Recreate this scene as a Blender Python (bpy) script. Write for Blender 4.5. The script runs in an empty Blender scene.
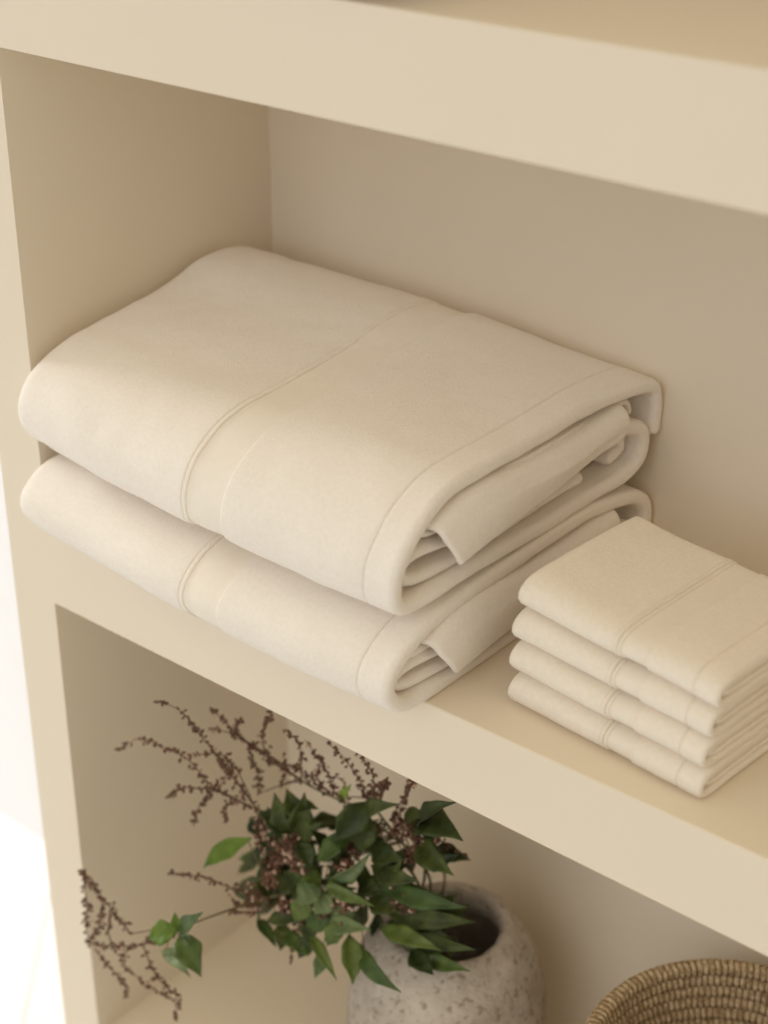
import bpy, math, random
from mathutils import Vector, Matrix, noise
random.seed(11)
C = bpy.context.scene
COL = C.collection
BRANCHES = {
 'low': ([(0.3904, 0.2, -0.4744), (0.3468, 0.18, -0.4407), (0.2989, 0.13, -0.4239), (0.2581, 0.09, -0.4199), (0.225, 0.05, -0.4293), (0.2197, 0.0, -0.4165), (0.1938, -0.03, -0.4296)],
  [[(0.1938, -0.03, -0.4296), (0.1701, -0.04, -0.4523), (0.1317, -0.045, -0.4782), (0.0864, -0.045, -0.5043), (0.0555, -0.045, -0.5144)], [(0.0555, -0.045, -0.5144), (0.0791, -0.045, -0.4767), (0.09, -0.045, -0.4409), (0.0818, -0.045, -0.4233), (0.056, -0.045, -0.4093)], [(0.0626, -0.05, -0.5023), (0.0624, -0.05, -0.4752), (0.0671, -0.05, -0.4502), (0.0658, -0.05, -0.4039)], [(0.1152, -0.03, -0.48), (0.0963, -0.03, -0.4651), (0.0769, -0.035, -0.4428), (0.0499, -0.04, -0.4128)], [(0.0931, -0.04, -0.5024), (0.0884, -0.04, -0.4824), (0.0983, -0.04, -0.4544), (0.1115, -0.04, -0.4574), (0.1289, -0.04, -0.4521)], [(0.1365, -0.03, -0.4858), (0.1521, -0.03, -0.5159), (0.1711, -0.03, -0.5274), (0.1887, -0.03, -0.5334), (0.1807, -0.03, -0.5722)], [(0.109, -0.03, -0.5077), (0.096, -0.03, -0.5336), (0.1361, -0.03, -0.5438), (0.1765, -0.03, -0.5424)], [(0.059, -0.04, -0.5266), (0.0887, -0.04, -0.5433), (0.1104, -0.04, -0.5505), (0.1058, -0.04, -0.5782)]]),
 'mid': ([(0.3874, 0.2, -0.4686), (0.3548, 0.17, -0.4152), (0.3143, 0.13, -0.3967), (0.2644, 0.1, -0.4186), (0.2326, 0.07, -0.431)],
  [[(0.2424, 0.07, -0.4227), (0.2239, 0.06, -0.4175), (0.2044, 0.04, -0.4064), (0.1746, 0.03, -0.4029), (0.1317, 0.02, -0.4134)], [(0.2424, 0.07, -0.4227), (0.231, 0.06, -0.4326), (0.2169, 0.05, -0.4338), (0.198, 0.05, -0.4294)], [(0.2326, 0.07, -0.431), (0.2244, 0.06, -0.4071), (0.2113, 0.05, -0.4193)], [(0.2531, 0.07, -0.4271), (0.2406, 0.05, -0.4309), (0.1999, 0.05, -0.452)], [(0.2577, 0.09, -0.4304), (0.282, 0.08, -0.4396), (0.2701, 0.08, -0.4759), (0.2737, 0.07, -0.5014)]]),
 'upleft': ([(0.393, 0.2, -0.458), (0.3611, 0.18, -0.3893), (0.3123, 0.15, -0.3673), (0.2541, 0.13, -0.3706), (0.2184, 0.11, -0.3592), (0.2104, 0.09, -0.33)],
  [[(0.2104, 0.09, -0.33), (0.1941, 0.08, -0.3167), (0.1739, 0.06, -0.2967), (0.1694, 0.05, -0.278), (0.153, 0.04, -0.2528), (0.1257, 0.03, -0.2449), (0.0878, 0.03, -0.2512), (0.0513, 0.03, -0.283)], [(0.2137, 0.09, -0.327), (0.1952, 0.08, -0.2952), (0.1848, 0.06, -0.2478), (0.173, 0.05, -0.2249), (0.1713, 0.03, -0.186), (0.1581, 0.02, -0.1709), (0.1311, 0.02, -0.1774)], [(0.174, 0.06, -0.2953), (0.1634, 0.05, -0.296), (0.1447, 0.04, -0.2978), (0.1167, 0.04, -0.3239)], [(0.174, 0.06, -0.2953), (0.1601, 0.06, -0.3145), (0.1565, 0.05, -0.3273), (0.1465, 0.05, -0.3535)], [(0.2004, 0.08, -0.315), (0.1947, 0.07, -0.3105), (0.1934, 0.06, -0.3123), (0.1888, 0.06, -0.3369)], [(0.202, 0.07, -0.263), (0.1898, 0.06, -0.2429), (0.1733, 0.05, -0.2436), (0.1564, 0.04, -0.2485)], [(0.1804, 0.06, -0.295), (0.184, 0.07, -0.2797), (0.1787, 0.07, -0.263)], [(0.19, 0.1, -0.3275), (0.1729, 0.09, -0.2948), (0.1635, 0.08, -0.2729), (0.1841, 0.08, -0.2702), (0.1962, 0.08, -0.2769)]]),
 'upmid': ([(0.3912, 0.21, -0.4628), (0.3671, 0.2, -0.3988), (0.3316, 0.18, -0.3545), (0.2892, 0.16, -0.3227), (0.2498, 0.14, -0.3035), (0.2353, 0.12, -0.2783)],
  [[(0.2409, 0.13, -0.2923), (0.2215, 0.12, -0.2792), (0.2053, 0.11, -0.2633), (0.1784, 0.1, -0.2469), (0.166, 0.09, -0.2254), (0.152, 0.08, -0.2061)], [(0.1861, 0.1, -0.2488), (0.1722, 0.1, -0.2455), (0.1604, 0.09, -0.24), (0.1393, 0.09, -0.2467)], [(0.2085, 0.11, -0.2605), (0.2032, 0.11, -0.2411), (0.2216, 0.1, -0.2101), (0.2397, 0.09, -0.1797)], [(0.1754, 0.1, -0.2455), (0.1728, 0.1, -0.2358), (0.1917, 0.09, -0.2087)], [(0.1733, 0.13, -0.3445), (0.1846, 0.12, -0.3063), (0.1861, 0.11, -0.2749), (0.1907, 0.1, -0.2509)], [(0.2498, 0.14, -0.3035), (0.2413, 0.13, -0.2783), (0.2544, 0.12, -0.2463), (0.2553, 0.11, -0.2203), (0.2473, 0.1, -0.2039)], [(0.262, 0.14, -0.3019), (0.2534, 0.13, -0.2795), (0.2356, 0.12, -0.2699), (0.2143, 0.11, -0.2687), (0.202, 0.11, -0.269)], [(0.268, 0.15, -0.3131), (0.2593, 0.14, -0.2865), (0.272, 0.13, -0.2531), (0.2696, 0.12, -0.2326), (0.2688, 0.11, -0.2142)], [(0.2109, 0.13, -0.3136), (0.2212, 0.13, -0.2878), (0.2253, 0.12, -0.2596)]]),
 'centre': ([(0.397, 0.21, -0.4596), (0.3746, 0.2, -0.4093), (0.3462, 0.18, -0.3542), (0.3335, 0.16, -0.3135), (0.3216, 0.15, -0.29)],
  [[(0.3216, 0.15, -0.29), (0.3216, 0.14, -0.2611), (0.3146, 0.13, -0.2373), (0.3077, 0.12, -0.2178), (0.3009, 0.11, -0.2036)], [(0.3216, 0.15, -0.29), (0.3416, 0.14, -0.261), (0.3459, 0.13, -0.2306), (0.3377, 0.12, -0.204)], [(0.3054, 0.15, -0.3089), (0.2875, 0.14, -0.2979), (0.2864, 0.13, -0.2708), (0.2869, 0.12, -0.2446), (0.2783, 0.12, -0.2366)], [(0.3215, 0.15, -0.2996), (0.3473, 0.14, -0.2676), (0.3655, 0.13, -0.2385), (0.3696, 0.13, -0.2286)], [(0.2831, 0.15, -0.3114), (0.2908, 0.15, -0.2869), (0.2761, 0.15, -0.2801)]]),
 'right': ([(0.404, 0.21, -0.4512), (0.3885, 0.21, -0.4083), (0.3668, 0.2, -0.3773), (0.3534, 0.18, -0.3393), (0.3426, 0.17, -0.3191)],
  [[(0.3426, 0.17, -0.3246), (0.3621, 0.16, -0.2925), (0.3784, 0.15, -0.2597), (0.3918, 0.14, -0.2343), (0.3958, 0.14, -0.2245)], [(0.4078, 0.17, -0.3139), (0.4245, 0.17, -0.3191), (0.4382, 0.17, -0.3175), (0.4491, 0.17, -0.3187)], [(0.3623, 0.16, -0.313), (0.3845, 0.15, -0.3054), (0.3986, 0.15, -0.316), (0.4126, 0.15, -0.3225)]]),
 'front': ([(0.3833, 0.2, -0.486), (0.3698, 0.17, -0.4436), (0.3502, 0.14, -0.4199), (0.3226, 0.12, -0.4219), (0.2951, 0.1, -0.4165)],
  [[(0.3103, 0.1, -0.4082), (0.331, 0.09, -0.4075), (0.3411, 0.09, -0.4205)], [(0.2951, 0.1, -0.4165), (0.3114, 0.09, -0.4183), (0.3005, 0.09, -0.439)]]),
}
HEADS = [('upleft', (0.2162, 0.1, -0.3744), 0.0181), ('upleft', (0.2539, 0.1, -0.3637), 0.0181), ('upleft', (0.2751, 0.09, -0.3663), 0.0136), ('upleft', (0.2312, 0.09, -0.3893), 0.0136), ('upleft', (0.2076, 0.1, -0.3558), 0.0102), ('right', (0.3732, 0.15, -0.3029), 0.0158), ('right', (0.4055, 0.15, -0.3097), 0.0147), ('right', (0.389, 0.15, -0.3347), 0.0113), ('centre', (0.3177, 0.13, -0.3494), 0.0169), ('centre', (0.3357, 0.14, -0.3295), 0.0136), ('mid', (0.2264, 0.06, -0.4308), 0.0113), ('mid', (0.2467, 0.07, -0.3944), 0.0102), ('front', (0.3334, 0.1, -0.3505), 0.0113), ('upmid', (0.3655, 0.13, -0.2385), 0.0056), ('right', (0.3931, 0.14, -0.231), 0.0056), ('front', (0.3944, 0.13, -0.382), 0.0158), ('front', (0.38, 0.13, -0.3616), 0.009), ('front', (0.3503, 0.08, -0.3803), 0.009), ('mid', (0.2592, 0.08, -0.4303), 0.009)]
LEAVES = [('right', (0.4004, 0.15, -0.2889), (0.484, 0.1, -0.1871), 0.0192, 0), ('right', (0.3893, 0.15, -0.2945), (0.4861, 0.11, -0.2415), 0.0319, 0), ('right', (0.3979, 0.15, -0.311), (0.4754, 0.11, -0.2918), 0.0265, 0), ('right', (0.3671, 0.16, -0.3116), (0.424, 0.13, -0.2507), 0.0164, 0), ('right', (0.3786, 0.16, -0.3158), (0.4412, 0.15, -0.2647), 0.0228, 0), ('right', (0.3939, 0.17, -0.3506), (0.4529, 0.15, -0.2992), 0.0182, 0), ('centre', (0.3287, 0.14, -0.2983), (0.4006, 0.11, -0.2362), 0.0173, 0), ('centre', (0.3375, 0.14, -0.2802), (0.3189, 0.1, -0.3207), 0.0319, 0), ('centre', (0.3316, 0.14, -0.2996), (0.3366, 0.12, -0.3407), 0.0274, 0), ('centre', (0.3061, 0.1, -0.3725), (0.388, 0.08, -0.2882), 0.0219, 2), ('centre', (0.3191, 0.12, -0.3273), (0.2912, 0.1, -0.3632), 0.0228, 1), ('centre', (0.3457, 0.13, -0.3422), (0.3997, 0.12, -0.3163), 0.0228, 0), ('centre', (0.3373, 0.14, -0.3302), (0.3631, 0.13, -0.3416), 0.0205, 0), ('centre', (0.3835, 0.14, -0.3233), (0.3632, 0.13, -0.3557), 0.0205, 0), ('upleft', (0.2425, 0.11, -0.3543), (0.229, 0.1, -0.2984), 0.0251, 0), ('upleft', (0.2425, 0.11, -0.3543), (0.2123, 0.09, -0.326), 0.0228, 0), ('upleft', (0.2456, 0.11, -0.3527), (0.266, 0.11, -0.2863), 0.0251, 0), ('upleft', (0.2518, 0.11, -0.3554), (0.2833, 0.12, -0.3256), 0.0228, 0), ('upleft', (0.2359, 0.11, -0.3634), (0.213, 0.09, -0.3803), 0.0205, 0), ('upleft', (0.2494, 0.11, -0.3337), (0.2384, 0.11, -0.2941), 0.0228, 0), ('upleft', (0.2642, 0.1, -0.3487), (0.2909, 0.09, -0.3685), 0.0205, 0), ('upleft', (0.2255, 0.1, -0.3858), (0.2305, 0.08, -0.4115), 0.0182, 0), ('upleft', (0.2401, 0.12, -0.3386), (0.2867, 0.11, -0.2984), 0.0205, 0), ('upmid', (0.325, 0.12, -0.3299), (0.3071, 0.1, -0.3212), 0.0205, 1), ('upmid', (0.3139, 0.12, -0.2745), (0.3345, 0.11, -0.2426), 0.0082, 3), ('upmid', (0.3108, 0.12, -0.2815), (0.3314, 0.11, -0.2602), 0.0064, 3), ('front', (0.2967, 0.1, -0.389), (0.2897, 0.07, -0.408), 0.0283, 2), ('front', (0.2998, 0.1, -0.3845), (0.2845, 0.08, -0.3798), 0.0228, 1), ('front', (0.3117, 0.09, -0.3803), (0.3935, 0.08, -0.3587), 0.0137, 1), ('front', (0.3116, 0.1, -0.3983), (0.3047, 0.08, -0.4179), 0.0228, 2), ('front', (0.3112, 0.1, -0.4218), (0.2917, 0.08, -0.4487), 0.0228, 1), ('front', (0.2626, 0.1, -0.4014), (0.243, 0.08, -0.4166), 0.0251, 0), ('mid', (0.2557, 0.1, -0.4227), (0.2387, 0.07, -0.442), 0.0228, 0), ('mid', (0.2497, 0.1, -0.4141), (0.2849, 0.09, -0.3659), 0.0228, 0), ('mid', (0.2329, 0.09, -0.4345), (0.221, 0.07, -0.4102), 0.0205, 0), ('mid', (0.2549, 0.1, -0.4469), (0.2902, 0.09, -0.3976), 0.0228, 1), ('front', (0.3466, 0.15, -0.3944), (0.4102, 0.15, -0.3717), 0.0228, 0), ('front', (0.3632, 0.13, -0.3784), (0.473, 0.14, -0.3562), 0.0201, 1), ('front', (0.349, 0.14, -0.4099), (0.4328, 0.15, -0.3764), 0.0219, 0), ('front', (0.3549, 0.14, -0.4242), (0.4628, 0.17, -0.4016), 0.0228, 0), ('front', (0.3609, 0.14, -0.4385), (0.4451, 0.15, -0.4211), 0.0228, 0), ('front', (0.3657, 0.12, -0.4311), (0.4542, 0.12, -0.4136), 0.0192, 1), ('front', (0.3669, 0.14, -0.4588), (0.4784, 0.15, -0.4192), 0.021, 0), ('front', (0.4122, 0.12, -0.4367), (0.4592, 0.1, -0.431), 0.021, 0), ('front', (0.4159, 0.13, -0.4532), (0.4929, 0.12, -0.4195), 0.0164, 1), ('front', (0.3456, 0.13, -0.3592), (0.4144, 0.13, -0.3453), 0.0228, 0), ('front', (0.3559, 0.1, -0.4465), (0.4468, 0.06, -0.4342), 0.0182, 1), ('front', (0.3468, 0.09, -0.4302), (0.3782, 0.06, -0.464), 0.0228, 1), ('front', (0.3136, 0.09, -0.4402), (0.3792, 0.09, -0.4061), 0.0192, 2), ('front', (0.3473, 0.1, -0.4077), (0.3199, 0.09, -0.4279), 0.021, 2), ('front', (0.338, 0.09, -0.4177), (0.3312, 0.07, -0.443), 0.021, 1), ('front', (0.3021, 0.11, -0.4394), (0.3388, 0.11, -0.3958), 0.0228, 1), ('front', (0.3585, 0.15, -0.4288), (0.4126, 0.17, -0.4297), 0.0228, 0), ('front', (0.3363, 0.12, -0.3806), (0.3715, 0.12, -0.3789), 0.0228, 0), ('front', (0.348, 0.12, -0.4031), (0.3922, 0.13, -0.3969), 0.0251, 0), ('mid', (0.304, 0.08, -0.4477), (0.2968, 0.06, -0.4737), 0.0182, 0), ('mid', (0.254, 0.08, -0.458), (0.2686, 0.06, -0.4793), 0.0192, 0), ('mid', (0.215, 0.08, -0.4738), (0.2624, 0.06, -0.4768), 0.0137, 1), ('mid', (0.2978, 0.08, -0.4512), (0.3634, 0.05, -0.4598), 0.0119, 1), ('mid', (0.26, 0.08, -0.4667), (0.3125, 0.06, -0.4616), 0.0164, 1), ('mid', (0.2702, 0.09, -0.4497), (0.2379, 0.07, -0.4603), 0.0182, 0), ('mid', (0.2891, 0.09, -0.4392), (0.3066, 0.07, -0.4571), 0.0182, 0), ('front', (0.316, 0.08, -0.4586), (0.3209, 0.06, -0.4894), 0.0137, 2), ('front', (0.2899, 0.09, -0.4094), (0.2827, 0.07, -0.4352), 0.0228, 1), ('front', (0.3092, 0.11, -0.3772), (0.3356, 0.1, -0.391), 0.0228, 1), ('low', (0.1997, -0.03, -0.4254), (0.1705, -0.05, -0.4397), 0.0247, 3), ('low', (0.1995, -0.03, -0.4282), (0.252, -0.04, -0.3648), 0.0177, 1), ('low', (0.2012, -0.03, -0.4321), (0.2539, -0.05, -0.4487), 0.028, 1), ('low', (0.1684, -0.03, -0.4738), (0.2361, -0.05, -0.4593), 0.0132, 2), ('low', (0.2063, -0.03, -0.4198), (0.2066, -0.04, -0.3907), 0.0147, 3), ('mid', (0.2208, 0.07, -0.348), (0.1696, 0.04, -0.3988), 0.019, 3), ('upleft', (0.1992, 0.135, -0.4178), (0.2087, 0.1424, -0.4616), 0.0121, 0), ('upleft', (0.1888, 0.1435, -0.4217), (0.1507, 0.1344, -0.4608), 0.0165, 0), ('upleft', (0.2229, 0.1106, -0.3815), (0.2096, 0.0895, -0.4072), 0.0131, 1), ('upleft', (0.2235, 0.1338, -0.3915), (0.2749, 0.107, -0.3801), 0.0147, 0), ('upleft', (0.1672, 0.1452, -0.4356), (0.1108, 0.1513, -0.5085), 0.013, 0), ('upleft', (0.2043, 0.1268, -0.4123), (0.1901, 0.1035, -0.4478), 0.016, 1), ('upleft', (0.1677, 0.1472, -0.4118), (0.1803, 0.1229, -0.357), 0.0189, 0), ('upleft', (0.214, 0.1142, -0.3646), (0.2187, 0.0979, -0.3217), 0.0164, 1), ('upleft', (0.2024, 0.1293, -0.4026), (0.2002, 0.1256, -0.4479), 0.0125, 0), ('upleft', (0.2175, 0.1342, -0.3909), (0.2772, 0.1137, -0.3525), 0.0146, 1), ('upleft', (0.1695, 0.1499, -0.4446), (0.1166, 0.1476, -0.4807), 0.0125, 1), ('upleft', (0.1854, 0.1205, -0.3912), (0.1858, 0.1029, -0.3557), 0.0189, 0), ('centre', (0.2787, 0.1584, -0.3859), (0.2445, 0.1476, -0.4157), 0.0165, 1), ('centre', (0.293, 0.1509, -0.3413), (0.3333, 0.1355, -0.2821), 0.017, 0), ('centre', (0.2648, 0.1715, -0.3814), (0.2584, 0.142, -0.3966), 0.0142, 0), ('centre', (0.2728, 0.1587, -0.3496), (0.2359, 0.1415, -0.3694), 0.0145, 0), ('centre', (0.2724, 0.1785, -0.3722), (0.2283, 0.1785, -0.3765), 0.0152, 1), ('centre', (0.2669, 0.1738, -0.3692), (0.2102, 0.1732, -0.4029), 0.0175, 0), ('centre', (0.2962, 0.1524, -0.3442), (0.3101, 0.1535, -0.305), 0.0176, 0), ('centre', (0.2737, 0.164, -0.3871), (0.2703, 0.1361, -0.3983), 0.0167, 0), ('centre', (0.2581, 0.166, -0.3857), (0.2574, 0.1406, -0.4059), 0.0152, 0), ('centre', (0.2784, 0.1734, -0.3653), (0.3291, 0.1605, -0.3243), 0.018, 0), ('front', (0.358, 0.1352, -0.369), (0.394, 0.1335, -0.336), 0.0176, 0), ('front', (0.3186, 0.1314, -0.424), (0.2832, 0.1249, -0.4685), 0.0134, 0), ('front', (0.3548, 0.168, -0.4082), (0.4127, 0.1409, -0.3853), 0.0136, 0), ('front', (0.3566, 0.1436, -0.3773), (0.3783, 0.1445, -0.3451), 0.0125, 1), ('front', (0.3381, 0.1621, -0.4239), (0.3742, 0.1516, -0.3853), 0.0134, 0), ('front', (0.337, 0.142, -0.4118), (0.329, 0.1255, -0.3858), 0.0157, 0), ('front', (0.3552, 0.1689, -0.434), (0.3984, 0.1572, -0.3958), 0.0177, 0), ('front', (0.3347, 0.1369, -0.4259), (0.3168, 0.1152, -0.4603), 0.0185, 0), ('front', (0.3511, 0.132, -0.3967), (0.3874, 0.1311, -0.3502), 0.0139, 1), ('front', (0.3131, 0.1643, -0.4402), (0.2755, 0.1433, -0.4631), 0.0123, 0), ('front', (0.3702, 0.1501, -0.4172), (0.388, 0.1474, -0.4382), 0.0142, 0), ('front', (0.2983, 0.1695, -0.4696), (0.2846, 0.1624, -0.5093), 0.0129, 0), ('front', (0.3334, 0.1449, -0.394), (0.3109, 0.1308, -0.3875), 0.0175, 0), ('front', (0.3246, 0.1551, -0.4229), (0.3441, 0.1347, -0.3765), 0.0142, 0), ('front', (0.3294, 0.1329, -0.4168), (0.2827, 0.1259, -0.4509), 0.015, 0), ('front', (0.3648, 0.1405, -0.3886), (0.4197, 0.1319, -0.3748), 0.0129, 1), ('front', (0.3563, 0.1341, -0.3678), (0.3986, 0.1206, -0.3155), 0.012, 0), ('front', (0.3312, 0.1564, -0.4513), (0.3371, 0.1513, -0.49), 0.0177, 0), ('front', (0.264, 0.1334, -0.4235), (0.3394, 0.1054, -0.3591), 0.0161, 0), ('front', (0.3129, 0.1043, -0.3944), (0.3804, 0.0843, -0.3603), 0.0185, 0), ('front', (0.2194, 0.1399, -0.4515), (0.1948, 0.1241, -0.4703), 0.0152, 0), ('front', (0.2511, 0.1387, -0.4694), (0.2131, 0.1336, -0.5184), 0.0136, 0), ('front', (0.286, 0.1232, -0.3881), (0.3307, 0.0962, -0.3197), 0.0168, 0), ('front', (0.24, 0.1299, -0.4191), (0.2255, 0.1033, -0.41), 0.0156, 0), ('front', (0.2553, 0.1059, -0.4044), (0.2082, 0.0952, -0.4363), 0.0185, 1), ('front', (0.2748, 0.1341, -0.4226), (0.3327, 0.1208, -0.3929), 0.0139, 0), ('front', (0.2601, 0.1228, -0.4444), (0.2228, 0.1232, -0.4898), 0.0154, 0), ('front', (0.2403, 0.1232, -0.453), (0.2212, 0.0972, -0.4559), 0.0166, 0), ('front', (0.2306, 0.1293, -0.4517), (0.2178, 0.1009, -0.426), 0.0153, 0), ('front', (0.3016, 0.1087, -0.3807), (0.3388, 0.1085, -0.3628), 0.0182, 0), ('right', (0.3792, 0.1974, -0.3574), (0.3895, 0.2006, -0.386), 0.0123, 0), ('right', (0.356, 0.1934, -0.3626), (0.3481, 0.1917, -0.3997), 0.0145, 1), ('right', (0.3844, 0.1752, -0.3175), (0.3427, 0.1821, -0.3316), 0.0165, 0), ('right', (0.3652, 0.1866, -0.3552), (0.3563, 0.1921, -0.4014), 0.0182, 0), ('right', (0.3904, 0.1903, -0.3464), (0.4392, 0.1885, -0.3397), 0.0167, 0), ('right', (0.3967, 0.181, -0.3384), (0.452, 0.1644, -0.3175), 0.0156, 0), ('mid', (0.214, 0.1158, -0.4201), (0.2269, 0.1006, -0.3784), 0.0133, 0), ('mid', (0.234, 0.1188, -0.45), (0.2928, 0.1049, -0.4169), 0.0159, 0), ('mid', (0.1994, 0.1186, -0.4546), (0.1926, 0.0985, -0.4752), 0.0158, 0), ('mid', (0.2317, 0.0917, -0.4265), (0.2127, 0.0815, -0.4768), 0.0137, 1), ('mid', (0.2023, 0.1209, -0.4627), (0.1802, 0.1168, -0.5141), 0.0179, 0), ('mid', (0.2198, 0.1264, -0.4614), (0.2267, 0.1319, -0.5062), 0.0169, 1), ('mid', (0.1979, 0.1137, -0.4598), (0.1327, 0.1178, -0.4989), 0.0148, 0), ('mid', (0.2174, 0.1048, -0.4293), (0.1589, 0.1031, -0.4817), 0.0179, 0), ('front', (0.3999, 0.1833, -0.4288), (0.4386, 0.168, -0.3733), 0.0188, 0), ('front', (0.3947, 0.1854, -0.4371), (0.3889, 0.1911, -0.4183), 0.0173, 0), ('front', (0.3501, 0.1812, -0.4782), (0.3021, 0.1897, -0.5215), 0.0155, 0), ('front', (0.392, 0.1787, -0.4639), (0.4078, 0.1851, -0.492), 0.0185, 0), ('front', (0.3523, 0.1972, -0.5), (0.3627, 0.1943, -0.5377), 0.0181, 0), ('front', (0.4175, 0.1632, -0.4424), (0.4573, 0.1334, -0.4294), 0.019, 0), ('front', (0.406, 0.1794, -0.4308), (0.4442, 0.185, -0.3972), 0.0123, 0), ('front', (0.406, 0.1627, -0.409), (0.4401, 0.1386, -0.3473), 0.0135, 0), ('front', (0.379, 0.1672, -0.4741), (0.3663, 0.1412, -0.4932), 0.017, 0), ('front', (0.3754, 0.1988, -0.4551), (0.4065, 0.1766, -0.3959), 0.0138, 0), ('centre', (0.2809, 0.1368, -0.3876), (0.3257, 0.1307, -0.3751), 0.0132, 0), ('centre', (0.2588, 0.1637, -0.4175), (0.2941, 0.1575, -0.4228), 0.0142, 0), ('centre', (0.2745, 0.1311, -0.3702), (0.2797, 0.1024, -0.3254), 0.0135, 0), ('centre', (0.2352, 0.1665, -0.424), (0.2257, 0.1527, -0.4528), 0.0177, 0), ('centre', (0.2621, 0.142, -0.4087), (0.2556, 0.142, -0.4642), 0.0139, 0), ('centre', (0.2317, 0.1688, -0.4104), (0.1876, 0.1551, -0.4306), 0.012, 0)]
CAM_LOC = (1.301934, -1.0, 0.853975)
CAM_RIGHT = (0.768981, 0.63927, 0.001096)
CAM_DOWN = (0.295891, -0.354409, -0.887042)
CAM_FWD = (-0.566671, 0.682443, -0.461688)

# ------------------------------------------------------------------ materials
def new_mat(name, rough=0.8, spec=0.3):
    m = bpy.data.materials.new(name); m.use_nodes = True
    b = m.node_tree.nodes['Principled BSDF']
    b.inputs['Roughness'].default_value = rough
    b.inputs['Specular IOR Level'].default_value = spec
    return m, m.node_tree.nodes, m.node_tree.links, b

def mottled(name, c1, c2, scale, rough=0.8, spec=0.3, bump=0.0, bscale=200, bdist=0.001, sheen=0.0, detail=4, lo=0.35, hi=0.65):
    m, N, L, b = new_mat(name, rough, spec)
    tc = N.new('ShaderNodeTexCoord')
    n = N.new('ShaderNodeTexNoise'); n.inputs['Scale'].default_value = scale; n.inputs['Detail'].default_value = detail
    L.new(tc.outputs['Object'], n.inputs['Vector'])
    r = N.new('ShaderNodeValToRGB')
    r.color_ramp.elements[0].position = lo; r.color_ramp.elements[1].position = hi
    r.color_ramp.elements[0].color = (*c1, 1); r.color_ramp.elements[1].color = (*c2, 1)
    L.new(n.outputs['Fac'], r.inputs['Fac']); L.new(r.outputs['Color'], b.inputs['Base Color'])
    if bump:
        n2 = N.new('ShaderNodeTexNoise'); n2.inputs['Scale'].default_value = bscale; n2.inputs['Detail'].default_value = 3
        L.new(tc.outputs['Object'], n2.inputs['Vector'])
        bp = N.new('ShaderNodeBump'); bp.inputs['Strength'].default_value = bump; bp.inputs['Distance'].default_value = bdist
        L.new(n2.outputs['Fac'], bp.inputs['Height']); L.new(bp.outputs['Normal'], b.inputs['Normal'])
    if sheen:
        b.inputs['Sheen Weight'].default_value = sheen; b.inputs['Sheen Roughness'].default_value = 0.5
        b.inputs['Sheen Tint'].default_value = (1, .95, .88, 1)
    return m

M = {}
M['paint'] = mottled('shelf_paint', (.788, .708, .582), (.80, .722, .594), 3, .55, .3, .12, 60, .0006)
M['back'] = M['paint']
M['terry'] = mottled('terry_cotton', (.86, .81, .745), (.89, .84, .78), 240, .95, .1, .6, 600, .0012, .15)
M['woven'] = mottled('woven_cotton', (.855, .80, .72), (.875, .82, .74), 120, .9, .12, .25, 1600, .0004, .15)
M['terry2'] = mottled('washcloth_terry', (.855, .79, .69), (.89, .825, .73), 240, .95, .1, .6, 600, .0012, .15)
M['woven2'] = mottled('washcloth_woven', (.835, .775, .68), (.855, .795, .70), 120, .9, .12, .25, 1600, .0004, .15)
M['white_wall'] = mottled('white_wall_paint', (.86, .87, .90), (.88, .89, .92), 2, .7, .2)
M['leaf0'] = mottled('leaf_dark', (.022, .036, .006), (.055, .080, .016), 60, .5, .35)
M['leaf1'] = mottled('leaf_mid', (.045, .080, .014), (.085, .135, .030), 60, .5, .35)
M['leaf2'] = mottled('leaf_blue_green', (.08, .125, .045), (.13, .18, .07), 60, .5, .35)
M['leaf3'] = mottled('leaf_bright', (.10, .17, .012), (.17, .25, .025), 60, .5, .35)
M['stem'] = mottled('stem_green_brown', (.13, .10, .05), (.20, .17, .08), 80, .7, .2)
M['twig'] = mottled('twig_brown', (.10, .055, .035), (.17, .09, .06), 90, .75, .2)
M['bud'] = mottled('bud_maroon', (.095, .045, .026), (.20, .105, .065), 150, .6, .3)
M['bud_pale'] = mottled('bud_pale', (.50, .33, .25), (.66, .48, .38), 150, .6, .3)
M['bowl'] = mottled('dark_brown_glaze', (.09, .045, .022), (.14, .075, .04), 20, .4, .4)

def leafify(m):
    # every leaf a slightly different green
    N = m.node_tree.nodes; L = m.node_tree.links; b = N['Principled BSDF']
    src = b.inputs['Base Color'].links[0].from_socket
    oi = N.new('ShaderNodeObjectInfo'); hs = N.new('ShaderNodeHueSaturation')
    m1 = N.new('ShaderNodeMapRange'); m1.inputs['To Min'].default_value = .475; m1.inputs['To Max'].default_value = .515
    m2 = N.new('ShaderNodeMapRange'); m2.inputs['To Min'].default_value = 1.35; m2.inputs['To Max'].default_value = .70
    L.new(oi.outputs['Random'], m1.inputs['Value']); L.new(oi.outputs['Random'], m2.inputs['Value'])
    L.new(m1.outputs['Result'], hs.inputs['Hue']); L.new(m2.outputs['Result'], hs.inputs['Value'])
    L.new(src, hs.inputs['Color']); L.new(hs.outputs['Color'], b.inputs['Base Color'])
for k in ('leaf0', 'leaf1', 'leaf2', 'leaf3'): leafify(M[k])

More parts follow.
